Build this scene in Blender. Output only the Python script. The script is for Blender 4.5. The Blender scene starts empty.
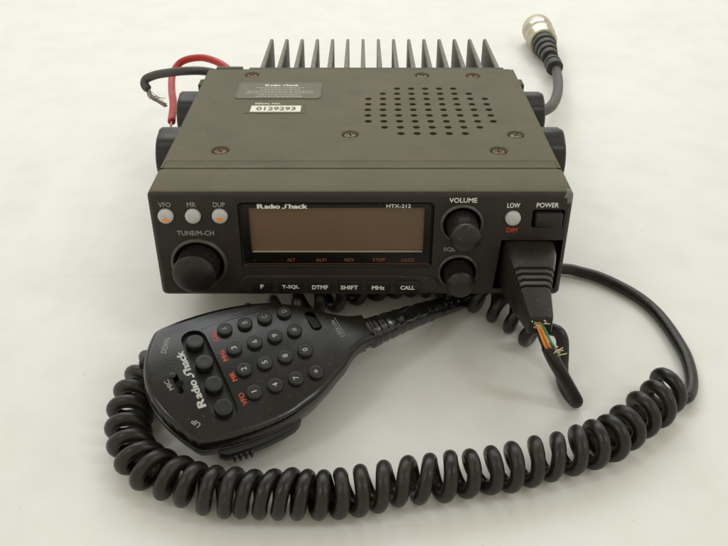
import bpy, bmesh, math, random
from mathutils import Vector, Matrix, Euler
random.seed(7)
R = math.radians
S = 0.001                                   # everything below is modelled in millimetres
sc = bpy.context.scene

# ------------------------------------------------------------------ camera
cam = bpy.data.cameras.new("camera"); camo = bpy.data.objects.new("camera", cam)
sc.collection.objects.link(camo); sc.camera = camo
camo.location = (0.00085, -0.22046, 0.19650)
camo.rotation_euler = (R(52.294), R(-0.027), R(-0.063))
cam.sensor_width = 36; cam.lens = 39.94; cam.clip_start = 0.01; cam.clip_end = 50

# ------------------------------------------------------------------ light
w = bpy.data.worlds.new("World"); sc.world = w; w.use_nodes = True
bg = w.node_tree.nodes["Background"]
bg.inputs[1].default_value = 1.0
wn = w.node_tree; wtc = wn.nodes.new("ShaderNodeTexCoord"); wsep = wn.nodes.new("ShaderNodeSeparateXYZ")
wn.links.new(wtc.outputs["Generated"], wsep.inputs[0])
wmr = wn.nodes.new("ShaderNodeMapRange"); wmr.inputs["From Min"].default_value = -1; wmr.inputs["From Max"].default_value = 1
wn.links.new(wsep.outputs["Y"], wmr.inputs["Value"])
wcr = wn.nodes.new("ShaderNodeValToRGB")        # a room: dimmer warm wall behind the camera, light side ahead
wcr.color_ramp.elements[0].position = 0.0; wcr.color_ramp.elements[0].color = (0.60, 0.555, 0.44, 1)
wcr.color_ramp.elements[1].position = 1.0; wcr.color_ramp.elements[1].color = (0.86, 0.83, 0.745, 1)
wn.links.new(wmr.outputs["Result"], wcr.inputs["Fac"])
wm2 = wn.nodes.new("ShaderNodeMapRange"); wm2.inputs["From Min"].default_value = 0.35; wm2.inputs["From Max"].default_value = 0.95
wm2.inputs["To Min"].default_value = 1.22; wm2.inputs["To Max"].default_value = 0.72          # ceiling is duller than the walls
wn.links.new(wsep.outputs["Z"], wm2.inputs["Value"])
wmul = wn.nodes.new("ShaderNodeVectorMath"); wmul.operation = 'SCALE'
wn.links.new(wcr.outputs["Color"], wmul.inputs[0]); wn.links.new(wm2.outputs["Result"], wmul.inputs["Scale"])
wn.links.new(wmul.outputs["Vector"], bg.inputs[0])

def area(name, loc, target, sx, sy, power, col):
    l = bpy.data.lights.new(name, 'AREA'); l.shape = 'RECTANGLE'; l.size = sx; l.size_y = sy
    l.energy = power; l.color = col
    o = bpy.data.objects.new(name, l); sc.collection.objects.link(o)
    o.location = loc
    o.rotation_euler = (Vector(target) - Vector(loc)).to_track_quat('-Z', 'Y').to_euler()
    return o
area("window_light", (-0.05, 0.95, 0.88), (0, 0.12, 0), 1.4, 0.7, 8.2, (0.90, 0.96, 1.0))
area("right_window_light", (0.72, -0.25, 0.95), (0, 0, 0), 0.2, 0.4, 1.7, (0.92, 0.97, 1.0))
area("left_window_light", (-0.62, -0.3, 0.9), (0, 0, 0), 0.18, 0.36, 1.4, (0.88, 0.95, 1.0))

sc.view_settings.view_transform = 'Standard'; sc.view_settings.look = 'None'
sc.view_settings.exposure = 0.0; sc.view_settings.gamma = 1.0

# ------------------------------------------------------------------ materials
def mat(name, col, rough=0.5, metal=0.0, spec=0.5, var=0.0, vscale=300, bump=0.0, bscale=1500, coat=0.0, col2=None, rvar=0.0, detail=4):
    m = bpy.data.materials.new(name); m.use_nodes = True
    nt = m.node_tree; b = nt.nodes["Principled BSDF"]
    b.inputs["Base Color"].default_value = (*col, 1)
    b.inputs["Roughness"].default_value = rough; b.inputs["Metallic"].default_value = metal
    b.inputs["Specular IOR Level"].default_value = spec
    b.inputs["Coat Weight"].default_value = coat; b.inputs["Coat Roughness"].default_value = 0.15
    tc = nt.nodes.new("ShaderNodeTexCoord")
    if var or col2:
        n = nt.nodes.new("ShaderNodeTexNoise"); n.inputs["Scale"].default_value = vscale; n.inputs["Detail"].default_value = detail
        nt.links.new(tc.outputs["Object"], n.inputs["Vector"])
        r = nt.nodes.new("ShaderNodeValToRGB"); r.color_ramp.elements[0].position = 0.35; r.color_ramp.elements[1].position = 0.68
        a = tuple(c * (1 - var) for c in col); bb = col2 if col2 else tuple(min(1, c * (1 + var)) for c in col)
        r.color_ramp.elements[0].color = (*a, 1); r.color_ramp.elements[1].color = (*bb, 1)
        nt.links.new(n.outputs["Fac"], r.inputs["Fac"]); nt.links.new(r.outputs["Color"], b.inputs["Base Color"])
    if rvar:
        n3 = nt.nodes.new("ShaderNodeTexNoise"); n3.inputs["Scale"].default_value = 90; n3.inputs["Detail"].default_value = 6
        nt.links.new(tc.outputs["Object"], n3.inputs["Vector"])
        mr = nt.nodes.new("ShaderNodeMapRange"); mr.inputs["From Min"].default_value = 0.3; mr.inputs["From Max"].default_value = 0.7
        mr.inputs["To Min"].default_value = rough - rvar; mr.inputs["To Max"].default_value = rough + rvar
        nt.links.new(n3.outputs["Fac"], mr.inputs["Value"]); nt.links.new(mr.outputs["Result"], b.inputs["Roughness"])
    if bump:
        n2 = nt.nodes.new("ShaderNodeTexNoise"); n2.inputs["Scale"].default_value = bscale; n2.inputs["Detail"].default_value = 3
        nt.links.new(tc.outputs["Object"], n2.inputs["Vector"])
        bp = nt.nodes.new("ShaderNodeBump"); bp.inputs["Strength"].default_value = bump; bp.inputs["Distance"].default_value = 0.0003
        nt.links.new(n2.outputs["Fac"], bp.inputs["Height"]); nt.links.new(bp.outputs["Normal"], b.inputs["Normal"])
    return m

M = dict(
    paint=mat("olive_grey_paint", (0.096, 0.083, 0.042), 0.53, spec=0.2, var=0.07, vscale=45, bump=0.25, bscale=1800, rvar=0.03),
    panel=mat("brown_black_panel", (0.024, 0.018, 0.0145), 0.5, spec=0.35, var=0.12, vscale=200, bump=0.15, bscale=2500, rvar=0.08),
    gloss=mat("gloss_black_window", (0.006, 0.005, 0.004), 0.25, spec=0.3, rvar=0.05),
    lcd=mat("brown_display", (0.150, 0.090, 0.054), 0.3, spec=0.4, col2=(0.125, 0.086, 0.050), vscale=40),
    key=mat("black_key", (0.012, 0.011, 0.010), 0.42, spec=0.4),
    knob=mat("black_knob", (0.012, 0.0105, 0.009), 0.4, spec=0.4, rvar=0.1, bump=0.1),
    dark=mat("well_black", (0.006, 0.006, 0.006), 0.8, spec=0.1),
    ring=mat("pale_ring", (0.05, 0.047, 0.038), 0.38, spec=0.6, var=0.2, vscale=400),  # knob rings, mottled and a little paler than the panel
    btn=mat("grey_white_button", (0.50, 0.50, 0.50), 0.4, var=0.05, vscale=500),
    white=mat("white_print", (0.78, 0.79, 0.74), 0.5),
    logo=mat("worn_logo_print", (0.42, 0.43, 0.40), 0.5, var=0.15, vscale=700),
    legend=mat("key_print", (0.42, 0.43, 0.38), 0.5),
    dim=mat("faded_print", (0.26, 0.27, 0.24), 0.5),
    red=mat("red_print", (0.55, 0.06, 0.025), 0.5),
    brownp=mat("brown_print", (0.20, 0.065, 0.035), 0.5),
    orange=mat("orange_print", (0.85, 0.30, 0.03), 0.5),
    line=mat("lit_window_edge", (0.33, 0.31, 0.22), 0.35),  # light caught by the lower lip, painted in as a pale colour
    fin=mat("dark_anodised", (0.055, 0.046, 0.025), 0.5, metal=0.0, spec=0.25, var=0.12, vscale=120, bump=0.12, bscale=1200),
    finrim=mat("lit_fin_edge", (0.13, 0.115, 0.075), 0.45, var=0.25, vscale=500),  # paler fin edges: the light they catch is put into the colour
    screw=mat("steel_screw", (0.11, 0.095, 0.065), 0.42, metal=0.7, var=0.3, vscale=800),
    rust=mat("rusty_screw", (0.13, 0.07, 0.03), 0.5, metal=0.3, var=0.4, vscale=900),
    label=mat("rating_plate", (0.135, 0.115, 0.075), 0.5, spec=0.25, var=0.06, vscale=200),
    paper=mat("cream_paper", (0.72, 0.70, 0.58), 0.6),
    ink=mat("brown_ink", (0.10, 0.085, 0.06), 0.6),
    mic=mat("black_mic_plastic", (0.0045, 0.0038, 0.0022), 0.22, spec=0.5, var=0.1, vscale=150, bump=0.1, bscale=2600, rvar=0.09),
    mickey=mat("dark_grey_rubber", (0.0095, 0.009, 0.008), 0.42, spec=0.45),
    cord=mat("black_cord", (0.011, 0.009, 0.006), 0.38, spec=0.42, var=0.3, vscale=90, bump=0.25, bscale=700, rvar=0.08),
    tape=mat("black_electrical_tape", (0.008, 0.008, 0.009), 0.18, spec=0.7, bump=0.9, bscale=420, rvar=0.1),
    plug=mat("grey_black_plug", (0.019, 0.0165, 0.012), 0.36, spec=0.5, var=0.1, vscale=250, bump=0.1, rvar=0.07),
    redw=mat("red_insulation", (0.42, 0.010, 0.007), 0.4),
    greyw=mat("dark_grey_insulation", (0.055, 0.052, 0.046), 0.5),
    strand=mat("tinned_strand", (0.30, 0.28, 0.23), 0.4, metal=0.8),
    greenw=mat("green_insulation", (0.01, 0.25, 0.11), 0.35),
    orangew=mat("orange_insulation", (0.62, 0.20, 0.025), 0.4),
    fray=mat("cream_fibre", (0.62, 0.55, 0.38), 0.7),
    nickel=mat("tarnished_nickel", (0.50, 0.45, 0.36), 0.3, metal=0.95, var=0.15, vscale=150, rvar=0.1),
    boot=mat("black_rubber_boot", (0.028, 0.027, 0.023), 0.5),
    chip=mat("bare_worn_patch", (0.125, 0.135, 0.115), 0.45, var=0.25, vscale=900),
)

# olive paint: handling patina, fine grit, dust specks and hairline scratches
def patina(m, amount=1.0):
    nt = m.node_tree; b = nt.nodes["Principled BSDF"]; tc = nt.nodes["Texture Coordinate"]
    prev = b.inputs["Base Color"].links[0].from_socket
    def layer(scale, lo, hi, col, detail=5, stretch=None, rot=0, rough=0.6):
        nonlocal prev
        n = nt.nodes.new("ShaderNodeTexNoise"); n.inputs["Scale"].default_value = scale; n.inputs["Detail"].default_value = detail; n.inputs["Roughness"].default_value = rough
        if stretch:
            mp = nt.nodes.new("ShaderNodeMapping"); mp.inputs["Scale"].default_value = stretch; mp.inputs["Rotation"].default_value[2] = R(rot)
            nt.links.new(tc.outputs["Object"], mp.inputs["Vector"]); nt.links.new(mp.outputs["Vector"], n.inputs["Vector"])
        else: nt.links.new(tc.outputs["Object"], n.inputs["Vector"])
        mr = nt.nodes.new("ShaderNodeMapRange"); mr.inputs["From Min"].default_value = lo; mr.inputs["From Max"].default_value = hi
        mr.inputs["To Max"].default_value = col[3] * amount
        nt.links.new(n.outputs["Fac"], mr.inputs["Value"])
        mx = nt.nodes.new("ShaderNodeMix"); mx.data_type = 'RGBA'
        nt.links.new(mr.outputs["Result"], mx.inputs[0]); nt.links.new(prev, mx.inputs[6]); mx.inputs[7].default_value = (*col[:3], 1)
        prev = mx.outputs[2]
    layer(38, 0.50, 0.68, (0.130, 0.092, 0.055, 0.40))            # brown handling stains
    layer(70, 0.52, 0.70, (0.062, 0.058, 0.034, 0.45))            # darker grime
    layer(1300, 0.58, 0.72, (0.050, 0.045, 0.028, 0.5), 2)        # grit
    layer(750, 0.715, 0.76, (0.22, 0.20, 0.14, 0.22), 1)           # dust specks
    layer(9, 0.735, 0.76, (0.18, 0.16, 0.10, 0.3), 1, (6, 130, 1), 24)   # scratches
    layer(9, 0.745, 0.77, (0.18, 0.16, 0.10, 0.25), 1, (130, 7, 1), 8)
    nt.links.new(prev, b.inputs["Base Color"])
patina(M['paint']); patina(M['fin'], 0.5)

def dusty(m, col, amt, scale=700, lo=0.66):
    nt = m.node_tree; b = nt.nodes["Principled BSDF"]; tc = nt.nodes["Texture Coordinate"]
    n = nt.nodes.new("ShaderNodeTexNoise"); n.inputs["Scale"].default_value = scale; n.inputs["Detail"].default_value = 2
    n2 = nt.nodes.new("ShaderNodeTexNoise"); n2.inputs["Scale"].default_value = 55; n2.inputs["Detail"].default_value = 5
    for k in (n, n2): nt.links.new(tc.outputs["Object"], k.inputs["Vector"])
    r1 = nt.nodes.new("ShaderNodeMapRange"); r1.inputs["From Min"].default_value = lo; r1.inputs["From Max"].default_value = lo + .05; r1.inputs["To Max"].default_value = amt
    r2 = nt.nodes.new("ShaderNodeMapRange"); r2.inputs["From Min"].default_value = 0.45; r2.inputs["From Max"].default_value = 0.75; r2.inputs["To Max"].default_value = amt * .22
    nt.links.new(n.outputs["Fac"], r1.inputs["Value"]); nt.links.new(n2.outputs["Fac"], r2.inputs["Value"])
    ad = nt.nodes.new("ShaderNodeMath"); nt.links.new(r1.outputs["Result"], ad.inputs[0]); nt.links.new(r2.outputs["Result"], ad.inputs[1])
    mx = nt.nodes.new("ShaderNodeMix"); mx.data_type = 'RGBA'; nt.links.new(ad.outputs[0], mx.inputs[0])
    i = b.inputs["Base Color"]
    if i.links: nt.links.new(i.links[0].from_socket, mx.inputs[6])
    else: mx.inputs[6].default_value = i.default_value
    mx.inputs[7].default_value = (*col, 1); nt.links.new(mx.outputs[2], i)
for k_, a_ in (('mic', .25), ('mickey', .25), ('knob', .35), ('panel', .25), ('gloss', .12), ('cord', .3), ('plug', .3), ('key', .2), ('lcd', .12)):
    dusty(M[k_], (0.13, 0.12, 0.09), a_ * .6)

# table: cream laminate, faint mottling and hairline scratches
tm = mat("cream_laminate", (0.80, 0.765, 0.68), 0.42, spec=0.45, rvar=0.06)
nt = tm.node_tree; b = nt.nodes["Principled BSDF"]; tc = nt.nodes.new("ShaderNodeTexCoord")
n1 = nt.nodes.new("ShaderNodeTexNoise"); n1.inputs["Scale"].default_value = 22; n1.inputs["Detail"].default_value = 6
nt.links.new(tc.outputs["Object"], n1.inputs["Vector"])
cr = nt.nodes.new("ShaderNodeValToRGB"); cr.color_ramp.elements[0].position = 0.3; cr.color_ramp.elements[1].position = 0.7
cr.color_ramp.elements[0].color = (0.745, 0.738, 0.68, 1); cr.color_ramp.elements[1].color = (0.775, 0.77, 0.73, 1)
nt.links.new(n1.outputs["Fac"], cr.inputs["Fac"])
prev = cr.outputs["Color"]
for ang, sx_, sc_ in ((38, 4, 26), (-52, 3, 19)):                # hairline scratches
    mp = nt.nodes.new("ShaderNodeMapping"); mp.inputs["Rotation"].default_value[2] = R(ang); mp.inputs["Scale"].default_value = (sx_, 160, 1)
    nt.links.new(tc.outputs["Object"], mp.inputs["Vector"])
    ns = nt.nodes.new("ShaderNodeTexNoise"); ns.inputs["Scale"].default_value = 3.0; ns.inputs["Detail"].default_value = 1.5
    nt.links.new(mp.outputs["Vector"], ns.inputs["Vector"])
    rr = nt.nodes.new("ShaderNodeValToRGB"); rr.color_ramp.elements[0].position = 0.755; rr.color_ramp.elements[1].position = 0.79
    rr.color_ramp.elements[0].color = (0, 0, 0, 1); rr.color_ramp.elements[1].color = (0.35, 0.35, 0.35, 1)
    nt.links.new(ns.outputs["Fac"], rr.inputs["Fac"])
    mx = nt.nodes.new("ShaderNodeMix"); mx.data_type = 'RGBA'
    nt.links.new(rr.outputs["Color"], mx.inputs[0]); nt.links.new(prev, mx.inputs[6]); mx.inputs[7].default_value = (0.55, 0.47, 0.34, 1)
    prev = mx.outputs[2]
nt.links.new(prev, b.inputs["Base Color"])
nb = nt.nodes.new("ShaderNodeTexNoise"); nb.inputs["Scale"].default_value = 260; nb.inputs["Detail"].default_value = 5
nt.links.new(tc.outputs["Object"], nb.inputs["Vector"])
bp = nt.nodes.new("ShaderNodeBump"); bp.inputs["Strength"].default_value = 0.16; bp.inputs["Distance"].default_value = 0.0005
nt.links.new(nb.outputs["Fac"], bp.inputs["Height"]); nt.links.new(bp.outputs["Normal"], b.inputs["Normal"])
dusty(tm, (0.40, 0.36, 0.27), .5, 420, 0.735)

# ------------------------------------------------------------------ builders
def V(*a): return Vector(a)
FRONT = Matrix.Rotation(math.pi / 2, 4, 'X')          # XY drawing -> faces -Y
def T(x, y, z): return Matrix.Translation((x, y, z))
def RZ(a): return Matrix.Rotation(R(a), 4, 'Z')

class MB:
    def __init__(s): s.bm = bmesh.new()
    def loft(s, loops, cap0=True, cap1=True, closed=True, M4=None):
        rows = []
        for lp in loops: rows.append([s.bm.verts.new((M4 @ Vector(p)) if M4 else p) for p in lp])
        n = len(rows[0])
        for a, b_ in zip(rows[:-1], rows[1:]):
            for i in range(n if closed else n - 1):
                j = (i + 1) % n
                s.bm.faces.new((a[i], a[j], b_[j], b_[i]))
        if cap0: s.bm.faces.new(rows[0][::-1])
        if cap1: s.bm.faces.new(rows[-1])
        return s
    def tube(s, pts, rad, n=12, cap=True, flat=None):
        pts = [Vector(p) for p in pts]; k = len(pts)
        t = [(pts[min(i + 1, k - 1)] - pts[max(i - 1, 0)]).normalized() for i in range(k)]
        u = t[0].orthogonal().normalized(); loops = []
        for i in range(k):
            u = (u - t[i] * u.dot(t[i])).normalized(); v = t[i].cross(u)
            r = rad[i] if isinstance(rad, (list, tuple)) else rad
            loops.append([pts[i] + (u * math.cos(2 * math.pi * q / n) + v * math.sin(2 * math.pi * q / n)) * r for q in range(n)])
        if cap:
            e0 = [pts[0] - t[0] * (rad[0] if isinstance(rad, (list, tuple)) else rad) * 0.35 + (p - pts[0]) * 0.7 for p in loops[0]]
            e1 = [pts[-1] + t[-1] * (rad[-1] if isinstance(rad, (list, tuple)) else rad) * 0.35 + (p - pts[-1]) * 0.7 for p in loops[-1]]
            loops = [e0] + loops + [e1]
        return s.loft(loops, cap, cap)
    def lathe(s, prof, n=48, M4=None, flute=None):
        loops = []
        for (r, h) in prof:
            lp = []
            for q in range(n):
                a = 2 * math.pi * q / n
                rr = r * (1 + (flute if (flute and q % 2) else 0))
                lp.append(Vector((rr * math.cos(a), rr * math.sin(a), h)))
            loops.append(lp)
        return s.loft(loops, True, True, True, M4)
    def box(s, x0, x1, y0, y1, z0, z1, bev=0.0, seg=2, M4=None):
        r = bmesh.ops.create_cube(s.bm, size=1)
        vs = r['verts']
        for v in vs: v.co = Vector(((x0 + x1) / 2 + v.co.x * (x1 - x0), (y0 + y1) / 2 + v.co.y * (y1 - y0), (z0 + z1) / 2 + v.co.z * (z1 - z0)))
        if bev:
            es = list({e for v in vs for e in v.link_edges})
            rb = bmesh.ops.bevel(s.bm, geom=es, offset=bev, segments=seg, affect='EDGES', profile=0.5)
            vs = list({v for f in rb['faces'] for v in f.verts} | {v for v in vs if v.is_valid})
        if M4:
            for v in vs: v.co = M4 @ v.co
        return s
    def build(s, name, m, parent=None, ang=35, smooth=True):
        bmesh.ops.recalc_face_normals(s.bm, faces=s.bm.faces)
        me = bpy.data.meshes.new(name); s.bm.to_mesh(me); s.bm.free()
        return fin(me, name, m, parent, ang, smooth)

CROWNED = set()
def crown(x, y): return -0.0036 * y * y - 0.0022 * max(0.0, x - 4) ** 2
def fin(me, name, m, parent, ang=35, smooth=True):
    if parent and (parent.name in CROWNED or (parent.parent and parent.parent.name in CROWNED)):
        for v in me.vertices: v.co.z += crown(v.co.x, v.co.y)
    me.transform(Matrix.Scale(S, 4))
    if smooth:
        me.polygons.foreach_set('use_smooth', [True] * len(me.polygons)); me.set_sharp_from_angle(angle=R(ang))
    me.materials.clear(); me.materials.append(m)
    o = bpy.data.objects.new(name, me); sc.collection.objects.link(o)
    if parent: o.parent = parent
    return o

def curve_mesh(cu):
    o = bpy.data.objects.new("tmp", cu); sc.collection.objects.link(o)
    bpy.context.view_layer.update()
    me = bpy.data.meshes.new_from_object(o.evaluated_get(bpy.context.evaluated_depsgraph_get()))
    bpy.data.objects.remove(o); bpy.data.curves.remove(cu)
    return me

def plate(outer, holes, thick, M4, name=None, m=None, parent=None, bev=0.0):
    """flat sheet with real holes; its top face lies at z=0 of M4 and it goes down by thick"""
    cu = bpy.data.curves.new("c", 'CURVE'); cu.dimensions = '2D'; cu.fill_mode = 'BOTH'
    cu.extrude = thick / 2 - bev; cu.bevel_depth = bev; cu.bevel_resolution = 2
    cu.offset = -bev
    for lp in [outer] + holes:
        sp = cu.splines.new('POLY'); sp.points.add(len(lp) - 1); sp.use_cyclic_u = True
        for p, q in zip(sp.points, lp): p.co = (q[0], q[1], 0, 1)
    me = curve_mesh(cu); me.transform(M4 @ T(0, 0, -thick / 2))
    if name is None: return me
    return fin(me, name, m, parent, 30)

def join(mb, me):
    mb.bm.from_mesh(me); bpy.data.meshes.remove(me)

def thicken(me, b_):
    """bolder strokes: copies of the letters shifted by b_, each a hair higher"""
    if not b_: return
    bm = bmesh.new(); bm.from_mesh(me); src = bm.faces[:]
    for k, (dx, dy) in enumerate(((1, 0), (-1, 0), (0, .6), (0, -.6))):
        g = bmesh.ops.duplicate(bm, geom=src)
        for v in g['geom']:
            if isinstance(v, bmesh.types.BMVert): v.co += Vector((dx * b_, dy * b_, 0.0012 * (k + 1)))
    bm.to_mesh(me); bm.free()

def text(body, M4, width, height, m, parent, name="lettering", bold=0.018, shear=0.0, thick=0.05, narrow_first=None):
    cu = bpy.data.curves.new("t", 'FONT'); cu.body = body; cu.size = 1; cu.offset = bold; cu.shear = shear
    cu.offset = 0.0; cu.extrude = 0.01; cu.resolution_u = 3
    me = curve_mesh(cu); thicken(me, bold)
    xs = [v.co.x for v in me.vertices]; ys = [v.co.y for v in me.vertices]
    x0, x1, y0, y1 = min(xs), max(xs), min(ys), max(ys)
    for v in me.vertices:
        v.co.x = (v.co.x - (x0 + x1) / 2) * width / (x1 - x0)
        v.co.y = (v.co.y - (y0 + y1) / 2) * height / (y1 - y0)
        v.co.z = v.co.z / 0.01 * thick
    me.transform(M4)
    return fin(me, name, m, parent, smooth=False)

def logo(M4, width, height, m, parent, name="lettering"):
    """the maker's name: heavy rounded letters with a slashed capital S"""
    parts = []
    for body, x0, x1, hh, yo, sh, bo in (("R", 0, .14, 1, 0, 0, .05), ("ad\u0131o", .145, .46, 1, 0, 0, .05), ("S", .49, .64, 1.06, -.03, .8, .04), ("haek", .63, 1.0, 1, 0, 0, .05)):
        body = body.replace("haek", "hack")
        cu = bpy.data.curves.new("t", 'FONT'); cu.body = body; cu.size = 1; cu.shear = sh; cu.extrude = 0.01; cu.resolution_u = 3
        me = curve_mesh(cu); thicken(me, bo)
        xs = [v.co.x for v in me.vertices]; ys = [v.co.y for v in me.vertices]
        a, c, d, e = min(xs), max(xs), min(ys), max(ys)
        for v in me.vertices:
            v.co.x = ((v.co.x - a) / (c - a) * (x1 - x0) + x0 - .5) * width
            v.co.y = ((v.co.y - d) / (e - d) * hh - .5 + yo) * height
            v.co.z = v.co.z / 0.01 * 0.05
        parts.append(me)
    mb = MB()
    for me in parts: join(mb, me)
    mb.bm.transform(M4)
    me = bpy.data.meshes.new(name); mb.bm.to_mesh(me); mb.bm.free()
    return fin(me, name, m, parent, smooth=False)

def circle(cx, cy, r, n=32, ry=None): return [(cx + r * math.cos(2 * math.pi * i / n), cy + (ry or r) * math.sin(2 * math.pi * i / n)) for i in range(n)]
def rrect(x0, x1, y0, y1, r, n=6):
    pts = []
    for cx, cy, a0 in ((x1 - r, y1 - r, 0), (x0 + r, y1 - r, 90), (x0 + r, y0 + r, 180), (x1 - r, y0 + r, 270)):
        for i in range(n + 1):
            a = R(a0 + 90 * i / n); pts.append((cx + r * math.cos(a), cy + r * math.sin(a)))
    return pts
def catmull(pts, sub):
    pts = [Vector(p) for p in pts]; out = []
    P = [pts[0] * 2 - pts[1]] + pts + [pts[-1] * 2 - pts[-2]]
    for i in range(1, len(P) - 2):
        for k in range(sub):
            t = k / sub; a, b_, c, d = P[i - 1:i + 3]
            out.append(0.5 * ((2 * b_) + (c - a) * t + (2 * a - 5 * b_ + 4 * c - d) * t * t + (3 * b_ - a - 3 * c + d) * t ** 3))
    out.append(pts[-1]); return out

def root(name, label, cat, loc=(0, 0, 0), rot=None, group=None):
    o = bpy.data.objects.new(name, None); sc.collection.objects.link(o); o.empty_display_size = 0.02
    o.location = Vector(loc) * S
    if rot is not None: o.rotation_euler = rot
    o["label"] = label; o["category"] = cat
    if group: o["group"] = group
    return o

# ------------------------------------------------------------------ the table
t = MB(); t.box(-1100, 1100, -700, 1700, -25, 0, 2.0)
tab = t.build("table", tm); tab["kind"] = "structure"

# ------------------------------------------------------------------ the radio
TILT = 5.2
radio = root("mobile_radio", "dark olive grey two-way radio with wide brown display, seen from the front and above", "radio",
             (0, 0, 16.0), (R(-TILT), 0, 0))
H = 40.6; HW = 70.0; D = 123.5; SEAM = 18.5

# front bezel: rounded shell
bz = MB()
def ring(y, ins, zlo=0.0, r=2.0): return [(x, y, z) for x, z in rrect(-HW + ins, HW - ins, zlo + ins, H - ins, max(0.4, r - ins * 0.5))]
bz.loft([ring(SEAM - 0.5, 0.9), ring(SEAM - 0.6, 0.25), ring(SEAM - 0.9, 0), ring(1.7, 0), ring(0.9, 0.22), ring(0.35, 0.75), ring(0.0, 1.5)], True, False)
bezel = bz.build("front_bezel", M['paint'], radio, 50); bezel.data.materials.append(M['panel'])
for f in bezel.data.polygons:
    if f.center.y < 0.0008: f.material_index = 1            # edge rounding takes the dark panel colour

# front panel with real openings
holes = [circle(-55.4, 13.4, 8.5, 48), circle(33.8, 28.8, 6.25, 40), circle(33.7, 9.8, 6.15, 40),
         rrect(57.0, 67.6, 27.5, 34.2, 0.7), [(46.2, 3.0), (68.0, 3.2), (68.4, 22.6), (47.6, 22.6)],
         rrect(-40.6, 24.4, 11.7, 36.9, 1.6)] + [circle(x, z, 2.95, 28) for x, z in ((-64.5, 31.9), (-55.5, 31.9), (-46.6, 31.9), (50.6, 31.1))]
fp = MB(); join(fp, plate([(x, z) for x, y, z in ring(0, 1.5)], holes, 2.2, FRONT))
panel = fp.build("front_panel", M['panel'], radio, 30)
bk = MB(); bk.box(-68, 68, 6.2, 7.2, 1.5, 39, 0)
bk.build("panel_backing", M['dark'], panel)

# worn corner
wc = MB(); lv = []
for yy, ins in ((2.6, -.02), (1.7, -.03), (.9, .19), (.33, .72), (-.03, 1.5), (-.03, 2.1)):
    r_ = max(0.4, 2.0 - ins * 0.5); cx, cz = HW - ins - r_, H - ins - r_
    pt = [(cx - .5 + (yy > 2) * .4, cz + r_)] + [(cx + r_ * math.sin(R(a)), cz + r_ * math.cos(R(a))) for a in (0, 22, 45, 68, 90)] + [(cx + r_, cz - .8), (cx + r_ - (yy < 0) * .2, cz - 2.0 + (yy < 0) * .7)]
    lv.append([(x, yy, z) for x, z in pt])
wc.loft(lv, False, False, False)
wc.build("worn_corner", M['chip'], bezel, 80)

# display window
dw = MB()
dw.loft([[(x, 0.05, z) for x, z in rrect(-40.45, 24.25, 11.85, 36.75, 1.5)], [(x, -0.25, z) for x, z in rrect(-40.3, 24.1, 12.0, 36.6, 1.4)],
         [(x, 0.35, z) for x, z in rrect(-39.7, 23.5, 12.6, 36.0, 1.2)]], False, False)
join(dw, plate(rrect(-39.7, 23.5, 12.6, 36.0, 1.2), [rrect(-37.2, 21.3, 17.7, 34.7, 0.6)], 1.2, T(0, 0.35, 0) @ FRONT))
window = dw.build("display_window", M['gloss'], radio)
lc = MB(); lc.box(-38, 22, 1.3, 1.9, 17.0, 35.4, 0)
lc.build("display", M['lcd'], window)
ln = MB(); ln.box(-36.9, 21.1, 0.35, 1.2, 17.55, 17.85, 0.05)
ln.build("lower_lip", M['line'], window)
def FT(x, z, y=-0.02): return T(x, y, z) @ FRONT
logo(FT(-25.8, 36.05 - 0.75, 0.34), 16.7, 1.75, M['white'], window)
text("HTX-212", FT(12.6, 35.4, 0.34), 8.1, 1.25, M['white'], window)
for s_, x, w_ in (("ALT", -23.8, 2.9), ("ALM", -13.6, 3.6), ("REV", -3.8, 3.4), ("STEP", 6.3, 4.3), ("LOCK", 16.3, 4.5)):
    text(s_, FT(x, 14.6, 0.34), w_, 1.25, M['brownp'], window)
ul = MB(); ul.box(-39.0, 22.8, 0.28, 0.36, 13.0, 13.12); ul.build("thin_rule", M['brownp'], window)

# lettering on the panel
for s_, x, z, w_, h_, m_ in (("VFO", -64.4, 36.1, 4.1, 1.75, 'dim'), ("MR", -55.6, 36.1, 3.0, 1.75, 'dim'), ("DUP", -46.5, 36.1, 4.0, 1.75, 'dim'),
                             ("TUNE/M-CH", -55.4, 25.4, 12.4, 1.8, 'dim'), ("VOLUME", 33.7, 37.7, 9.2, 1.75, 'white'), ("SQL", 30.3, 18.9, 4.2, 1.75, 'dim'),
                             ("LOW", 50.4, 35.8, 4.2, 1.75, 'white'), ("DIM", 50.7, 26.5, 3.6, 1.75, 'red'), ("POWER", 61.6, 35.9, 7.3, 1.75, 'white')):
    text(s_, FT(x, z), w_, h_, M[m_], panel)

# round push buttons
def dome(mb, x, z, r, h, y0=1.5):
    prof = [(r, -y0), (r, h - 0.9), (r * .93, h - 0.4), (r * .78, h - 0.12), (r * .5, h + 0.06), (r * .2, h + 0.12)]
    mb.lathe(prof, 36, T(x, 0, z) @ FRONT)
for x, z, mark in ((-64.5, 31.9, 'up'), (-55.5, 31.9, None), (-46.6, 31.9, 'down'), (50.6, 31.1, None)):
    mb = MB(); dome(mb, x, z, 2.65, 1.3)
    bt = mb.build("push_button", M['btn'], radio, 50)
    if mark:
        s_ = 1 if mark == 'up' else -1; o = -0.75
        m2 = MB(); m2.loft([[(x - 1.25, y, z - .85 * s_ + o), (x + 1.25, y, z - .85 * s_ + o), (x + .15, y, z + 1.0 * s_ + o), (x - .15, y, z + 1.0 * s_ + o)] for y in (-1.3, -1.48)])
        m2.build("arrow_mark", M['orange'], bt, smooth=False)

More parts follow.
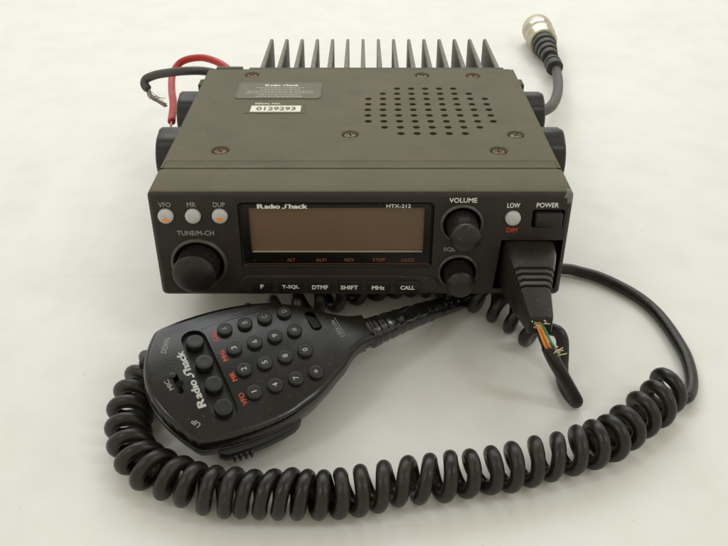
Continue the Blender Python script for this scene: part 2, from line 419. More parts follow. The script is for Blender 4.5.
# knobs with raised rings and wells
def knob(name, x, z, r_ring, r_well, r, L, dx, dz, lab):
    kr = MB()
    kr.lathe([(r_well - .05, -4.6), (r_well, 0.25), (r_well + .25, .75), (r_ring - .55, .8), (r_ring, .45), (r_ring + .1, -.2), (r_ring - .4, -.4)][::1], 64, T(x, 0, z) @ FRONT)
    # strip caps so the well stays open
    kr.bm.faces.ensure_lookup_table()
    for f in [f for f in kr.bm.faces if len(f.verts) > 8]: kr.bm.faces.remove(f)
    rg = kr.build("knob_ring", M['ring'], radio, 50)
    mb = MB(); n = 72
    loops = []
    for (h, rr, fl) in ((-4, 1.0, .0), (0.5, 1.0, .025), (L * .55, .97, .025), (L - 2.2, .96, .025), (L - 1.9, .985, 0), (L - 1.2, 1.0, 0), (L - .55, .96, 0), (L - .1, .86, 0), (L + .35, .68, 0), (L + .7, .42, 0), (L + .8, .15, 0)):
        lp = []
        f_ = max(0, h) / L
        for q in range(n):
            a = 2 * math.pi * q / n; k = r * rr * (1 - (fl if q % 4 in (0, 1) else 0))
            lp.append(Vector((k * math.cos(a) + dx * f_, k * math.sin(a) + dz * f_, h)))
        loops.append(lp)
    mb.loft(loops, True, True, True, T(x, 0, z) @ FRONT)
    o = mb.build(name, M['knob'], radio, 40); o["label"] = lab
    return o
knob("rotary_knob", -55.4, 13.4, 9.7, 8.45, 7.35, 8.2, -0.6, 0.0, "large tuning knob at the lower left corner of the front")
knob("rotary_knob", 33.8, 28.8, 7.3, 6.2, 5.2, 10.6, 0.2, 0.0, "volume knob above the squelch knob")
knob("rotary_knob", 33.7, 9.8, 7.1, 6.1, 5.0, 9.0, 0.1, 0.0, "squelch knob below the volume knob")

# power switch
pw = MB(); pw.box(57.9, 66.9, -1.7, 3, 28.1, 33.5, 0.7, 3)
pw.build("power_button", M['key'], radio)
sk = MB()
sk.loft([[(46.3, 0.02, 3.1), (67.9, 0.02, 3.3), (68.3, 0.02, 22.5), (47.7, 0.02, 22.5)], [(46.6, 5.5, 3.4), (67.6, 5.5, 3.6), (68.0, 5.5, 22.2), (48.0, 5.5, 22.2)]], False, True)
sk.build("microphone_socket", M['dark'], radio)

# key strip
st = MB()
def pill(x0, x1, z0, z1, n=10):
    r = (z1 - z0) / 2; cz = (z0 + z1) / 2; p = []
    for i in range(n + 1):
        a = R(-90 + 180 * i / n); p.append((x1 - r + r * math.cos(a) * 1.5, cz + r * math.sin(a)))
    for i in range(n + 1):
        a = R(90 + 180 * i / n); p.append((x0 + r + r * math.cos(a), cz + r * math.sin(a)))
    return p
P0 = pill(-42.3, 25.5, 0.9, 8.6)
def insl(lp, d): 
    cx = sum(p[0] for p in lp) / len(lp); cz = sum(p[1] for p in lp) / len(lp)
    out = []
    n = len(lp)
    for i in range(n):
        a = Vector(lp[i - 1]); b_ = Vector(lp[(i + 1) % n]); tt = (b_ - a).normalized(); nn = Vector((-tt.y, tt.x)); out.append((lp[i][0] + nn.x * d, lp[i][1] + nn.y * d))
    return out
st.loft([[(x, 0.0, z) for x, z in P0], [(x, -0.35, z) for x, z in insl(P0, 0.15)], [(x, -0.5, z) for x, z in insl(P0, 0.5)], [(x, -0.5, z) for x, z in insl(P0, 0.9)]], False, True)
strip = st.build("key_strip", M['panel'], radio)
for s_, x0, x1, w_, z in (("F", -37.7, -31.0, 1.25, 4.5), ("T-SQL", -28.3, -20.5, 6.0, 4.3), ("DTMF", -18.1, -10.2, 5.6, 4.2), ("SHIFT", -7.8, -0.1, 6.1, 4.1), ("MHz", 2.3, 10.0, 4.5, 4.0), ("CALL", 12.4, 20.3, 5.0, 4.0)):
    mb = MB(); mb.box(x0, x1, -1.0, 0.2, 2.0, 6.6, 0.3)
    k = mb.build("function_key", M['key'], radio)
    text(s_, FT((x0 + x1) / 2, z, -1.02), w_, 1.65, M['white'], k, "key_legend", bold=0.035)

# top cover with speaker holes and dished screw seats
hole_rows = [(97.9, 15.4, 39.4, 5), (91.7, 9.2, 45.4, 7), (85.6, 3.1, 51.4, 9), (79.4, 3.0, 51.4, 9), (73.3, 2.8, 51.5, 9), (67.2, 2.8, 51.5, 9), (61.0, 2.9, 51.6, 9), (55.0, 9.1, 45.6, 7), (48.9, 15.2, 39.4, 5)]
hs = []
for y, xa, xb, n in hole_rows:
    for i in range(n): hs.append((xa + (xb - xa) * i / (n - 1), y))
screws = [(-50.7, 33.6, 'rust', "slightly rusty screw near the front left corner"), (-4.0, 48.4, 'screw', None), (58.3, 47.9, 'screw', None), (49.8, 33.2, 'rust', "rust brown screw near the front right corner"),
          (-48.7, 116.0, 'rust', "rusty screw above the rating plate"), (27.2, 115.4, 'screw', None), (49.9, 114.8, 'rust', "rust brown screw at the rear right")]
tc_ = MB()
outer = [(-68.2, SEAM + 6.2), (68.2, SEAM + 6.2), (68.2, D - 1.2), (67.2, D), (-67.2, D), (-68.2, D - 1.2)]
join(tc_, plate(outer, [circle(x, y, 1.42, 16) for x, y in hs] + [circle(x, y, 3.7, 28) for x, y, m_, l_ in screws], 1.2, T(0, 0, H)))
# rounded shoulders and side walls
def side(sg):
    pr = [(68.2, H)] + [(68.2 + 1.5 * math.sin(R(a)), H - 1.5 + 1.5 * math.cos(R(a))) for a in (20, 40, 60, 90)] + [(69.7, 1.6)]
    tc_.loft([[(sg * x, y, z) for x, z in pr] for y in (SEAM + 0.2, D)], False, False, False)
for sg in (-1, 1): side(sg)
# front lip, a hair lower than the cover
tc_.loft([[(-68.2, y, z), (68.2, y, z)] for y, z in ((SEAM + 6.2, H), (SEAM + 5.9, H - .14), (SEAM + .6, H - .14), (SEAM + .2, H - .5), (SEAM + .2, H - 2))], False, False, False)
# rear lip
tc_.loft([[(-67.5, y, z), (67.5, y, z)] for y, z in ((D, H), (D + .5, H - .3), (D + .6, H - 1.2), (D + .6, 3))], False, False, False)
for x, y, m_, l_ in screws:                      # dishes
    tc_.lathe([(3.7, 0), (3.3, -.22), (2.9, -.65), (2.75, -1.15), (2.7, -1.4)], 28, T(x, y, H))
for f in [f for f in tc_.bm.faces if len(f.verts) == 28 and f.calc_area() > 20 and f.calc_center_median().z > H - .01]: tc_.bm.faces.remove(f)
cover = tc_.build("top_cover", M['paint'], radio, 30)
gr = MB(); gr.box(-3, 57, 44, 104, H - 3.4, H - 2.6)
gr.build("speaker_mesh", M['dark'], cover)
for x, y, m_, l_ in screws:
    mb = MB(); mb.lathe([(2.55, -1.5), (2.55, -.75), (2.2, -.42), (1.4, -.22), (.4, -.14)], 28, T(x, y, H))
    s_ = mb.build("screw", M[m_], radio, 50)
    if l_: s_["label"] = l_
    cr_ = MB(); a = random.uniform(0, 90)
    for k in (0, 90): cr_.box(-1.35, 1.35, -.26, .26, -.4, -.12, 0.03, 1, T(x, y, H) @ RZ(a + k))
    cr_.build("cross_slot", M['dark'], s_)

# chassis below the cover
ch = MB(); ch.box(-69.2, 69.2, SEAM - 1, D - .3, 1.9, 36.5, 0.8)
ch.build("chassis", M['fin'], radio)

# plates on the cover
rp = MB(); lp = rrect(-52.2, -17.2, 86.0, 105.0, 1.8)
rp.loft([[(x, y, H + .02) for x, y in lp], [(x, y, H + .22) for x, y in insl(lp, .12)], [(x, y, H + .22) for x, y in insl(lp, .5)]], False, True)
rate = rp.build("rating_plate", M['label'], cover)
fr = MB()
join(fr, plate(rrect(-52.7, -16.7, 85.5, 105.5, 2.2), [rrect(-51.9, -17.5, 86.3, 104.7, 1.6)], .3, T(0, 0, H + .26)))
fr.build("plate_border", M['ink'], rate)
logo(T(-34.0, 101.2, H + .24), 14.5, 2.0, M['paper'], rate)
y = 98.3
for wd in (20.5, 17, 27, 28, 18, 19):             # rows of print too small to read
    mb = MB(); x = -34.4 - wd / 2
    while x < -34.4 + wd / 2:
        l = random.uniform(.5, 1.9); mb.box(x, min(x + l, -34.4 + wd / 2 + .3), y - .27, y + .27, H + .23, H + .27); x += l + random.uniform(.25, .45)
    mb.build("fine_print", M['legend'], rate, smooth=False); y -= 2.1
sp = MB(); sp.box(-46.8, -22.6, 69.4, 81.6, H - .2, H + .14, .05, 1)
ser = sp.build("serial_plate", M['paint'], cover)
sw = MB(); sw.box(-44.4, -24.2, 70.7, 77.4, H + .05, H + .2, .03, 1); sw.build("serial_sticker", M['paper'], ser)
text("0129293", T(-34.2, 74.0, H + .23), 15.8, 3.6, M['ink'], ser)
text("SERIAL NO.", T(-38.0, 79.6, H + .17), 10.5, 1.6, M['paper'], ser)

# heat sink
hk = MB(); hk.box(-51.2, 65.2, D + .6, D + 3.6, 1.0, H - .3, .4)
hsk = hk.build("heat_sink", M['fin'], radio)
for i in range(15):
    x = -45.6 + i * (62.9 + 45.6) / 14
    mb = MB(); y0, y1, zt = D + 3.4, 177.0, H - 1.2
    prof = [(y0, 1.0), (y0, zt), (y1 - 2.6, zt), (y1 - 1.0, zt - .5), (y1 - .2, zt - 1.7), (y1, zt - 3.5), (y1, 4), (y1 - 2, 1.0)]
    mb.loft([[(x + sx * .72, yy + (zz - 20) * 0, zz) for yy, zz in prof] for sx in (-1, 1)])
    es = [e for e in mb.bm.edges]
    bmesh.ops.bevel(mb.bm, geom=es, offset=.28, segments=2, affect='EDGES')
    for v in mb.bm.verts:                                            # thicker at the root
        v.co.x = x + (v.co.x - x) * (1.6 - 0.6 * min(1, (v.co.y - y0) / (y1 - y0)) + 0.35 * (1 - abs(v.co.z - zt) / 40) * 0)
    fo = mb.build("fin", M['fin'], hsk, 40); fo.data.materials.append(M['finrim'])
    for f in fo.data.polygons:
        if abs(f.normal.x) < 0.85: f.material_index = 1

# side thumb screws and rear lugs
for sg in (-1, 1):
    for yc, r_, zc in ((59.0, 11.0, 27.0), (100.5, 10.6, 27.0)):
        mb = MB()
        Mx = T(sg * 69.6, yc, zc) @ Matrix.Rotation(R(90) * sg, 4, 'Y')
        n = 48; loops = []
        for h, k in ((0, .9), (.3, 1.0), (8.2, 1.0), (9.0, .95), (9.4, .86), (9.0, .5), (8.8, .1)):
            loops.append([Vector((r_ * k * (1 + (.025 if (q % 6) in (0, 1, 2) else -.02) * (1 if k > .9 else 0)) * math.cos(2 * math.pi * q / n),
                                  r_ * k * (1 + (.025 if (q % 6) in (0, 1, 2) else -.02) * (1 if k > .9 else 0)) * math.sin(2 * math.pi * q / n), h)) for q in range(n)])
        mb.loft(loops, True, True, True, Mx)
        mb.build("side_thumb_screw", M['knob'], radio, 40)
    mb = MB(); mb.box(min(sg * 69.0, sg * 73.5), max(sg * 69.0, sg * 73.5), 116, 123.6, 24, 36, .5)
    mb.build("rear_lug", M['fin'], radio)
mb = MB(); mb.box(-66, -54, D + .4, D + 3.4, 33, H + .3, .4); mb.build("rear_clip", M['fin'], radio)
mb = MB()
mb.lathe([(4.4, 0), (4.4, 4), (3.2, 6)], 24, T(-60, D + .5, 23) @ Matrix.Rotation(-math.pi / 2, 4, 'X')); mb.build("cable_grommet", M['boot'], radio)

# ------------------------------------------------------------------ world-space helpers for things attached to the radio
RM = T(0, 0, 16.0) @ Matrix.Rotation(R(-TILT), 4, 'X')
def rw(x, y, z): return RM @ Vector((x, y, z))

# ------------------------------------------------------------------ loose power wires
pts = [rw(-58, 126, 22), rw(-60, 138, 30), rw(-64.5, 146.7, 33.0), rw(-70.2, 153.5, 34.0), rw(-76.3, 158.2, 34.5), rw(-81.3, 161.0, 34.0), rw(-87.0, 161.3, 33.0), rw(-91.2, 159.9, 31.0), rw(-93.2, 153.0, 28.0), rw(-90.7, 137.4, 26.0), rw(-85.9, 117.0, 26.0), rw(-82.8, 97.3, 26.0)]
rwi = root("power_wire", "red insulated wire arching behind the rear left corner and ending above a side screw", "wire", rw(-60, 126, 23), group="cut power wires at the rear left")
inv = T(*(-rw(-60, 126, 23)))
mb = MB(); mb.tube([inv @ p for p in catmull(pts, 8)], 1.75, 14); mb.build("insulation", M['redw'], rwi)
mb = MB()
for k in range(7):
    q = rw(-82.8 + random.uniform(-.5, .5), 97, 26 + random.uniform(-.5, .5)); mb.tube([inv @ q, inv @ (q + V(random.uniform(-.3, .8), -3.5, -.6 + random.uniform(-.4, .4)))], .22, 6)
mb.build("bare_strands", M['strand'], rwi)
o_ = rw(-58, 126, 20); inv = T(*(-o_))
gwi = root("power_wire", "dark grey insulated wire with a frayed bare end, sticking out to the left", "wire", o_, group="cut power wires at the rear left")
pts = [rw(-55, 126, 26), rw(-62, 133, 33), rw(-72.2, 134.0, 36.0), rw(-81.6, 130.3, 37.5), rw(-92.3, 131.2, 36.0), rw(-97.9, 133.6, 34.0), rw(-101.6, 134.6, 32.0), rw(-102.1, 133.0, 30.0), rw(-100.6, 131.6, 28.5)]
mb = MB(); mb.tube([inv @ p for p in catmull(pts, 8)], 2.0, 14); mb.build("insulation", M['greyw'], gwi)
mb = MB()
for k in range(34):
    a = random.uniform(0, 6.28); q = rw(-100.6, 131.4, 28.3) + V(math.cos(a), 0, math.sin(a)) * random.uniform(0, 1.2)
    e = rw(-92.0, 127, 22) + V(*(random.gauss(0, .5) for _ in range(3)))
    ln_ = random.choice((1, 1, .95, .8, .6, .45)); mid = q.lerp(e, .35) + V(random.gauss(-1.0, .5), random.gauss(-1.0, .4), random.gauss(-.3, .5))
    pp = catmull([q, mid, q.lerp(e, ln_) + V(random.gauss(0, .25), random.gauss(0, .25), random.gauss(0, .25)) * (1 if ln_ > .9 else 5)], 5)
    mb.tube([inv @ p for p in pp], .17, 5)
mb.build("frayed_strands", M['strand'], gwi)

# ------------------------------------------------------------------ antenna lead
o_ = V(90, 138, 8); inv = T(*(-o_))
ant = root("antenna_lead", "grey coaxial lead with a tarnished metal connector lying behind the radio at the right", "cable", (90, 138, 0))
inv = T(-90, -138, 0)
pts = [rw(62, 124, 18), V(70, 130, 20), V(82, 137, 17.5), V(91.5, 146, 15.5), V(97.8, 158, 13), V(104, 177, 10), V(108.5, 197, 7.5), V(110.9, 214, 6.5), V(110.6, 224, 7), V(110.2, 232, 8)]
mb = MB(); mb.tube([inv @ p for p in catmull(pts, 8)], 2.7, 16); mb.build("cable", M['greyw'], ant)
ax0 = V(110.4, 219.0, 7.0); ax1 = V(108.7, 300, 10.0); dr = (ax1 - ax0).normalized()
def along(pr, name, m_, n=36):
    Mx = T(*ax0) @ dr.to_track_quat('Z', 'Y').to_matrix().to_4x4()
    mb = MB(); mb.lathe(pr, n, inv @ Mx); return mb.build(name, m_, ant, 40)
along([(2.6, -3.5), (4.6, -3.2), (4.9, -2.2), (4.9, 1), (4.0, 1.4), (4.0, 2.2), (4.9, 2.6), (4.8, 4.6), (2.6, 5.2)], "strain_collar", M['boot'])
bp = [(3.2, 10.5)]
for k in range(4):
    h = 11 + k * 5.2; r_ = 4.4 + k * .75
    bp += [(r_ + .35, h), (r_ + .5, h + 3.6), (r_ - .25, h + 4.0), (r_ - .2, h + 4.9)]
bp += [(6.8, 31.5), (4, 32)]
along(bp, "rubber_boot", M['boot'])
along([(5, 31), (7.8, 31.4), (8.6, 32.6), (8.7, 38), (9.0, 38.6), (9.0, 43.0), (8.5, 43.6), (8.5, 44.6), (8.9, 45.2), (9.0, 53), (8.6, 54.5), (7.8, 55.2), (7.6, 53.5), (5.5, 53), (2, 53)], "connector_sleeve", M['nickel'], 48)
kn = MB(); Mx = inv @ T(*ax0) @ dr.to_track_quat('Z', 'Y').to_matrix().to_4x4()
for q in range(44):
    kn.box(8.8, 9.15, -.32, .32, 47.2, 52.6, .1, 1, Mx @ RZ(q * 360 / 44))
kn.build("knurled_ring", M['nickel'], ant, 30)

# ------------------------------------------------------------------ hand microphone
mo = V(-28.25, -35.51, 22.9)
mrot = Matrix.Rotation(R(8), 4, 'Y') @ Matrix.Rotation(R(10), 4, 'X') @ Matrix.Rotation(0.4906, 4, 'Z')
micr = root("hand_microphone", "black keypad hand microphone lying in front of the radio inside the coiled cord", "microphone", mo, mrot.to_euler())
CROWNED.add(micr.name)
up_ = [(-38.9, 0.0), (-38.7, 3.5), (-37.7, 8.0), (-36.2, 12.0), (-34.2, 15.8), (-32.4, 18.6), (-30.8, 20.7), (-29.2, 21.7), (-26, 22.5), (-20.8, 23.2), (-13.4, 23.5), (-6.6, 23.2), (-1.5, 22.5), (3.1, 21.5), (7.8, 20.0), (12.6, 17.6), (17.5, 14.6), (21, 11.7), (24, 9.3), (27.0, 7.3), (31.0, 5.6), (35.0, 5.0)]
lo_ = [(x, -y) for x, y in up_[1:]]
lo_ = [(x, y * (1.02 if x < 0 else 1.0) - (0.9 if x > 20 else 0)) for x, y in lo_]
def dense(lp):
    c = catmull([V(x, y, 0) for x, y in lp], 3); return [(p.x, p.y) for p in c]
U = dense(up_); Lw = dense([up_[0]] + lo_)
OUT = U[::-1] + Lw[1:]                       # from neck top, round the fat end, to neck bottom (open at neck)
OUT = OUT                                     # closed across the neck
def shrink(lp, d):
    n = len(lp); res = []
    for i in range(n):
        a = Vector(lp[max(i - 1, 0)]) if i else Vector(lp[0]) * 1 ; b_ = Vector(lp[min(i + 1, n - 1)])
        tt = (b_ - a)
        tt = tt.normalized(); nn = Vector((-tt.y, tt.x))
        dd = min(d, abs(lp[i][1] + (0.5 if lp[i][0] > 20 else 0)) * 0.55 + (100 if lp[i][0] < -25 else 0))
        res.append((lp[i][0] + nn.x * dd, lp[i][1] + nn.y * dd))
    return res
mbm = MB()
levels = [(2.0, 0.0), (1.35, -.05), (.75, -.35), (.3, -.95), (.08, -1.8), (0, -3.0), (0, -4.2), (.45, -4.35), (.45, -4.75), (-.05, -4.95), (.1, -6.5), (.8, -9.0), (2.2, -11.5), (4.5, -13.6), (7.5, -15.0), (11.0, -15.8)]
loops = []
for d, z in levels:
    lp = shrink(OUT, d)
    loops.append([(x, y, z * (1 - 0.30 * max(0, min(1, (x - 5) / 30))) * (1 if z > -5 else 1)) for x, y in lp])
mbm.loft(loops, False, True)
face = [(x, y) for x, y in shrink(OUT, 2.0)]
slot = pill(-23.9, -15.9, -6, 6)               # vertical pill drawn below
def vpill(x0, x1, y0, y1, n=12):
    r = (x1 - x0) / 2; cx = (x0 + x1) / 2
    return [(cx + r * math.cos(R(180 * i / n)), y1 - r + r * math.sin(R(180 * i / n))) for i in range(n + 1)] + [(cx + r * math.cos(R(180 + 180 * i / n)), y0 + r + r * math.sin(R(180 + 180 * i / n))) for i in range(n + 1)]
sl = vpill(-24.2, -16.4, -18.4, 16.6)
miholes = [sl, vpill(-30.6, -29.5, -5.2, 2.4, 6), circle(-29.4, -1.6, 1.25, 20), vpill(16.0, 19.4, 2.4, 10.6)]
miholes = [sl, vpill(-30.9, -29.2, -5.2, 2.2, 8), vpill(16.0, 19.6, 2.2, 10.8)]
fb = bmesh.new(); fm = plate(face, miholes, 1.4, Matrix.Identity(4)); fb.from_mesh(fm)
for k in range(-10, 11): bmesh.ops.bisect_plane(fb, geom=fb.verts[:] + fb.edges[:] + fb.faces[:], plane_co=(0, k * 2.3, 0), plane_no=(0, 1, 0))
for k in range(1, 11): bmesh.ops.bisect_plane(fb, geom=fb.verts[:] + fb.edges[:] + fb.faces[:], plane_co=(4 + k * 3, 0, 0), plane_no=(1, 0, 0))
fb.to_mesh(fm); fb.free(); join(mbm, fm)
mbody = mbm.build("microphone_body", M['mic'], micr, 38)
mb = MB(); fl = shrink(OUT, 3.2); mb.loft([[(x, y, -2.2) for x, y in fl], [(x, y, -1.38) for x, y in fl]]); mb.build("recess_floor", M['mickey'], mbody)
mb = MB(); mb.lathe([(1.15, -.3), (1.15, .02), (.9, .03)], 20, T(-29.5, -1.7, 0)); mb.build("sound_hole", M['dark'], mbody)
mb = MB(); mb.lathe([(1.0, -.3), (1.0, .25), (.6, .45), (.1, .5)], 20, T(-30.6, 1.9, 0)); mb.build("small_stud", M['mickey'], mbody)
# slot rim
def tlathe(r, h):
    return [(r, -1.4), (r, h - .35), (r * .95, h - .1), (r * .84, h), (r * .5, h - .08), (r * .1, h - .1)]
for yv in (11.5, 2.9, -5.6, -14.0):
    mb = MB(); mb.lathe(tlathe(2.75, .9), 32, T(-20.3, yv, 0)); mb.build("round_key", M['mickey'], micr, 50)
UPX = RZ(90)
rows = ("147*", "2580", "369#", "ABCD")
for j, rw_ in enumerate(rows):
    for i, ch_ in enumerate(rw_):
        x = (i - 1.5) * 6.795; yv = (j - 1.5) * 8.443
        mb = MB(); mb.lathe(tlathe(2.42, 1.25), 32, T(x, yv, 0)); k = mb.build("number_key", M['mickey'], micr, 50)
        wd = {'1': .35, '*': 1.2, '#': 1.4}.get(ch_, 1.15)
        text(ch_, T(x - .15, yv, 1.17) @ UPX, wd, 1.7 if ch_ != '*' else 1.2, M['dim'] if ch_ in 'ABCD#' else M['legend'], k, "key_legend", bold=.01)
def MT(x, y, a): return T(x, y, 0.0) @ RZ(a)
for s_, x, yv, a, wd, h_, m_ in (("DOWN", -29.0, 13.6, 60, 6.2, 1.7, 'dim'), ("UP", -29.4, -15.8, 118, 2.7, 1.7, 'dim'), ("MIC", -32.6, -1.1, 100, 3.8, 1.5, 'dim'),
                                 ("CALL", -14.0, 11.7, 90, 4.6, 1.6, 'red'), ("MHz", -14.0, 3.3, 90, 4.3, 1.6, 'red'), ("MR", -14.0, -5.0, 90, 3.3, 1.6, 'red'), ("VFO", -14.0, -13.2, 90, 4.2, 1.6, 'red')):
    text(s_, MT(x, yv, a), wd, h_, M[m_], mbody)
text("LOCK ON", MT(24.0, 1.0, 90), 7.2, 1.35, M['dim'], mbody)
mb = MB(); mb.box(25.15, 25.3, -2.7, 5.6, -.05, .13); mb.build("thin_rule", M['dim'], mbody)
logo(MT(-26.0, -1.0, 90), 21.5, 2.5, M['logo'], mbody)
# lock slide switch
mb = MB(); mb.box(16.4, 19.2, 3.2, 7.2, -1.4, .55, .4)
for k in range(4): mb.box(16.9, 18.8, 3.8 + k * .85, 4.1 + k * .85, .5, .85, .08, 1)
mb.build("lock_switch", M['mickey'], micr)
# push-to-talk bar along the near edge
def yb(x):  # near side edge of the outline
    for a, b_ in zip(Lw[:-1], Lw[1:]):
        if a[0] <= x <= b_[0]: return a[1] + (b_[1] - a[1]) * (x - a[0]) / (b_[0] - a[0])
    return Lw[-1][1]
mb = MB(); loops = []
for i in range(25):
    x = -25 + 26.5 * i / 24; e = min(1, i / 1.5, (24 - i) / 1.5); e = .35 + .65 * e; y_ = yb(x)
    bul = (2.1 - .9 * i / 24) * e
    loops.append([(x, y_ + 1.0, -5.6), (x, y_ - bul * .8, -5.7), (x, y_ - bul, -6.3), (x, y_ - bul, -8.8), (x, y_ - bul * .8, -9.4), (x, y_ + 2.0, -9.4)])
mb.loft(loops); ptt = mb.build("push_to_talk_bar", M['mickey'], micr, 40)
mb = MB()
for k in range(4):
    x = -21 + k * 1.7; y_ = yb(x); mb.box(x - .45, x + .45, y_ - 2.7, y_ - 1.4, -9.5, -6.4, .25)
mb.build("grip_ridges", M['mickey'], ptt)
mb = MB()
for x, yv in ((-36.6, 11),):
    mb.box(-1.3, 1.1, -2.8, 2.8, -8, -4.5, .6, 2, T(-35.4, 15.2, 0) @ RZ(-28))
mb.build("channel_button", M['mickey'], micr)

# ------------------------------------------------------------------ coiled cord with its plug
cordr = root("microphone_cord", "black coiled cord sweeping round the microphone, with the plug in the front of the radio", "cord", (60, -10, 0))
inv = T(-60, 10, 0)
ZC = 7.4
turns = [(62.7, -11.4), (57.4, -3.6), (51.9, 2.5), (46.0, 8.2), (40.4, 13.2), (34.4, 16.8), (28.0, 19.0), (21.4, 20.0), (14.6, 19.9), (7.6, 18.4), (0.6, 15.9), (-7.0, 13.0),
         (-15, 9), (-23, 4), (-31, -.5), (-39, -5), (-46, -9.5), (-53, -14), (-59, -18.5), (-64.5, -23.5),
         (-68.8, -29.3), (-70.9, -34.8), (-72.1, -41.0), (-72.1, -47.8), (-70.8, -54.8), (-68.4, -61.4), (-64.6, -66.7), (-59.5, -70.3), (-53.1, -73.2), (-47.8, -75.6), (-41.9, -77.3), (-36.4, -78.0), (-31.3, -78.5), (-25.8, -78.5), (-20.6, -78.5), (-15.5, -78.7), (-10.3, -78.7), (-5.1, -78.4), (0.3, -77.2), (6.5, -75.6), (12.8, -74.0), (19.5, -73.2), (25.9, -72.1), (32.3, -71.3), (38.6, -70.0), (44.8, -68.9), (51.3, -66.8), (58.1, -64.9), (64.8, -62.6), (71.0, -60.3), (76.6, -57.4), (81.9, -53.5), (88.2, -48.3), (94.4, -43.3), (99.0, -37.8), (103.0, -33.4)]
SUB = 28; HR = 5.1; WR = 2.15
cen = catmull([V(x, y + .5, ZC) for x, y in turns], SUB)
N = len(cen); coil = []
for i, c in enumerate(cen):
    t_ = (cen[min(i + 1, N - 1)] - cen[max(i - 1, 0)]); t_.z = 0; t_.normalize()
    L = V(0, 0, 1).cross(t_); ph = 2 * math.pi * i / SUB + math.pi / 2
    j = i / SUB
    hr = HR * (1 + .035 * math.sin(j * 1.7) + .02 * math.sin(j * 4.1))
    tilt = .9 * math.sin(j * .9)
    coil.append(c + L * (-math.cos(ph)) * hr + V(0, 0, 1) * math.sin(ph) * hr + t_ * math.cos(ph) * tilt)
head = [V(66.0, -36.9, 2.5)]
loop1 = [rw(56.8, -33.5, 9.2) + V(0, 0, -.6), V(60.0, -36.0, 21), V(64.0, -37.0, 14), V(67.9, -37.8, 7.2), V(70.0, -38.6, 3.6), V(69.8, -37.4, 2.4), V(68.2, -33.2, 2.35), V(67.8, -28.1, 2.4), V(68.3, -23.2, 4), V(68.6, -19.8, 8), V(68.2, -17.0, 11.6), V(66.0, -14.8, 12.9)]
s0 = 3; s1 = (len(turns) - 2) * SUB + int(.62 * SUB)
tail = [V(106.3, -36.9, 3.3), V(109.4, -32.6, 2.6), V(111.6, -26.0, 2.4), V(112.7, -17.2, 2.4), V(112.4, -10.5, 2.4), V(111.1, -0.9, 2.4), V(109.0, 7.4, 2.4), V(105.3, 15.0, 2.4), V(100.0, 21.6, 2.4), V(93.2, 27.6, 2.5), V(86.8, 30.8, 2.6), V(80.0, 32.6, 2.9), V(66, 31.5, 3), V(52, 23, 3), V(42, 14.5, 3.4)]
def resample(pts, step):
    out = [pts[0]]; acc = 0
    for a, b_ in zip(pts[:-1], pts[1:]):
        acc += (b_ - a).length
        if acc >= step: out.append(b_); acc = 0
    return out
pa = catmull(loop1 + [coil[s0 + k] for k in (0,)], 10)[:-1]
end = coil[s1 - 1]
pb = catmull([coil[s1 - 8], end] + tail, 10)[11:]
path = pa[6:] + coil[s0:s1] + pb
mb = MB(); mb.tube([inv @ p for p in path], WR, 14)
cordm = mb.build("coiled_cable", M['cord'], cordr, 60)
# tape-wrapped length next to the microphone
tp = [V(2.3, -19.0, 14.9), V(5.6, -17.0, 14.9), V(11.8, -12.4, 14.0), V(21.3, -3.6, 10.6), V(29, 3.9, 7.2), (35.3, 9.1, 5.0), V(41, 13.6, 3.6)]
cp = catmull(tp, 16); rr_ = []
for i in range(len(cp)):
    f_ = i / (len(cp) - 1)
    base = 5.4 - 1.5 * min(1, f_ / .5) if f_ < .5 else 3.9 - 1.4 * (f_ - .5) / .5
    rr_.append(base * (1 + .05 * ((i % 7) / 7) - .03 + random.uniform(-.012, .012)))
mb = MB(); mb.tube([inv @ p for p in cp], rr_, 22)
for v in mb.bm.verts: v.co += V(random.gauss(0, .09), random.gauss(0, .09), random.gauss(0, .09))
tape = mb.build("tape_wrap", M['tape'], cordr, 60)

# plug: tapered block, its own frame follows the radio's tilt
pm = inv @ RM
plug_sec = [(2.5, 48.6, 66.2, 3.6, 22.1), (-5.5, 48.8, 65.4, 3.4, 22.0), (-9.5, 49.0, 64.4, 4.0, 21.3)]
def grv(y):
    f_ = (y + 9.5) / -12.0
    return (y, 49.0 + 1.9 * f_, 64.4 - 3.3 * f_, 4.0 + 1.0 * f_, 21.3 - 4.2 * f_)
for yy in (-12.9, -15.2, -17.5, -19.8):
    a = grv(yy + .05); g = grv(yy - .3); c = grv(yy - .75)
    plug_sec += [a, (a[0] - .03, g[1] + .75, g[2] - .75, g[3] + .3, g[4] - .85), (c[0] + .03, g[1] + .75, g[2] - .75, g[3] + .3, g[4] - .85), (c[0], c[1] + .15, c[2] - .15, c[3], c[4] - .3)]
plug_sec += [(-22.0, 51.3, 61.2, 5.2, 16.4), (-29.4, 52.8, 60.7, 5.6, 12.9), (-30.2, 53.2, 60.3, 6.0, 12.5)]
mb = MB(); loops = []
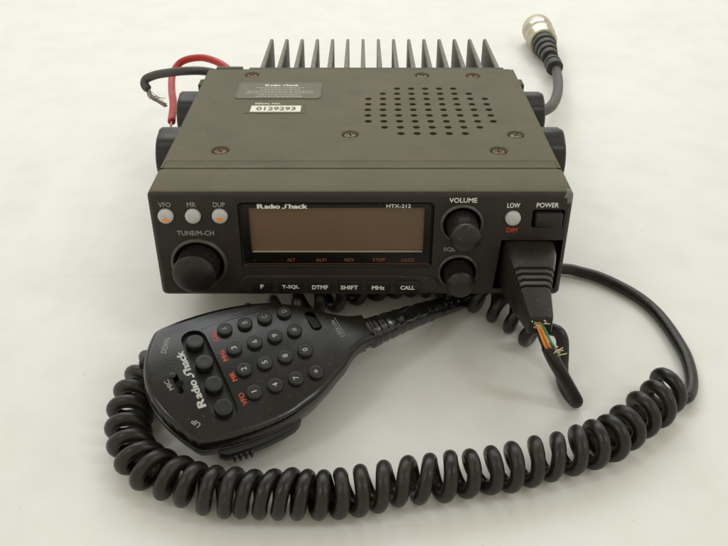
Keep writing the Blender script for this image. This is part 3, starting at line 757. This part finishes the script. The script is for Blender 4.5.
for yy, x0, x1, z0, z1 in plug_sec:
    c_ = min(2.2, (z1 - z0) * .16)
    loops.append([(x, yy, z) for x, z in [(x0 + c_, z1), (x1 - c_, z1), (x1 - c_ * .3, z1 - c_ * .3), (x1, z1 - c_), (x1, z0 + c_ * .5), (x1 - c_ * .5, z0), (x0 + c_ * .5, z0), (x0, z0 + c_ * .5), (x0, z1 - c_), (x0 + c_ * .3, z1 - c_ * .3)]])
mb.loft(loops, True, True, True, pm)
plug = mb.build("plug", M['plug'], cordr, 25)
mb = MB()
for sx, m0 in ((55.0, 0), (58.6, 0)): mb.box(sx - .55, sx + .55, -7.5, -3.5, 21.9, 22.6, .25, 2, pm)
# torn jacket with the wires showing
tipw = rw(56.8, -30.0, 9.2)
jp = [p for p in pa]
def wirebit(name, offs, m_, r_):
    mb_ = MB()
    a = rw(56.3, -29.5, 10.2); 
    pts_ = [a + V(*offs[0]), jp[4] + V(*offs[1]), jp[6] + V(*offs[2]), jp[8] + V(*offs[3])]
    mb_.tube([inv @ p for p in catmull(pts_, 6)], r_, 10); return mb_.build(name, m_, cordr)
mb.bm.free()
mb = MB(); mb.tube([inv @ p for p in [rw(56.6, -27, 8.2)] + [q - V(.5, -.4, .9) for q in pa[2:9]]], [1.2, 1.15, 1.1, 1.05, 1.1, 1.15, 1.3, 1.3], 12)
mb.build("torn_jacket", M['cord'], cordr)
wirebit("green_wire", ((.6, 0, -.2), (1.1, -.9, 1.2), (1.3, -.7, 1.3), (.9, -.2, .9)), M['greenw'], .42)
wirebit("orange_wire", ((-.9, -.3, -.4), (-.9, -1.4, .8), (-.6, -1.3, .7), (-.2, -.6, .2)), M['orangew'], .45)
wirebit("orange_wire", ((-.2, -.3, 0), (.1, -1.5, 1.1), (.3, -1.3, 1.1), (.3, -.6, .5)), M['orangew'], .45)
mb = MB()
for k in range(18):
    c0 = (tipw + V(random.gauss(-.6, 1.6), -1.0 + random.gauss(0, .3), random.gauss(.8, 1.3))) if k % 2 else (jp[7] + V(random.gauss(1.8, .6), random.gauss(-1.6, .4), random.gauss(1.3, .6)))
    mb.tube([inv @ c0, inv @ (c0 + V(random.gauss(.3, .7), random.gauss(-.4, .5), random.gauss(0, .7))), inv @ (c0 + V(random.gauss(.5, .6), random.gauss(-.4, .4), random.gauss(-.1, .6)))], .16, 5)
mb.build("torn_fibres", M['fray'], cordr)
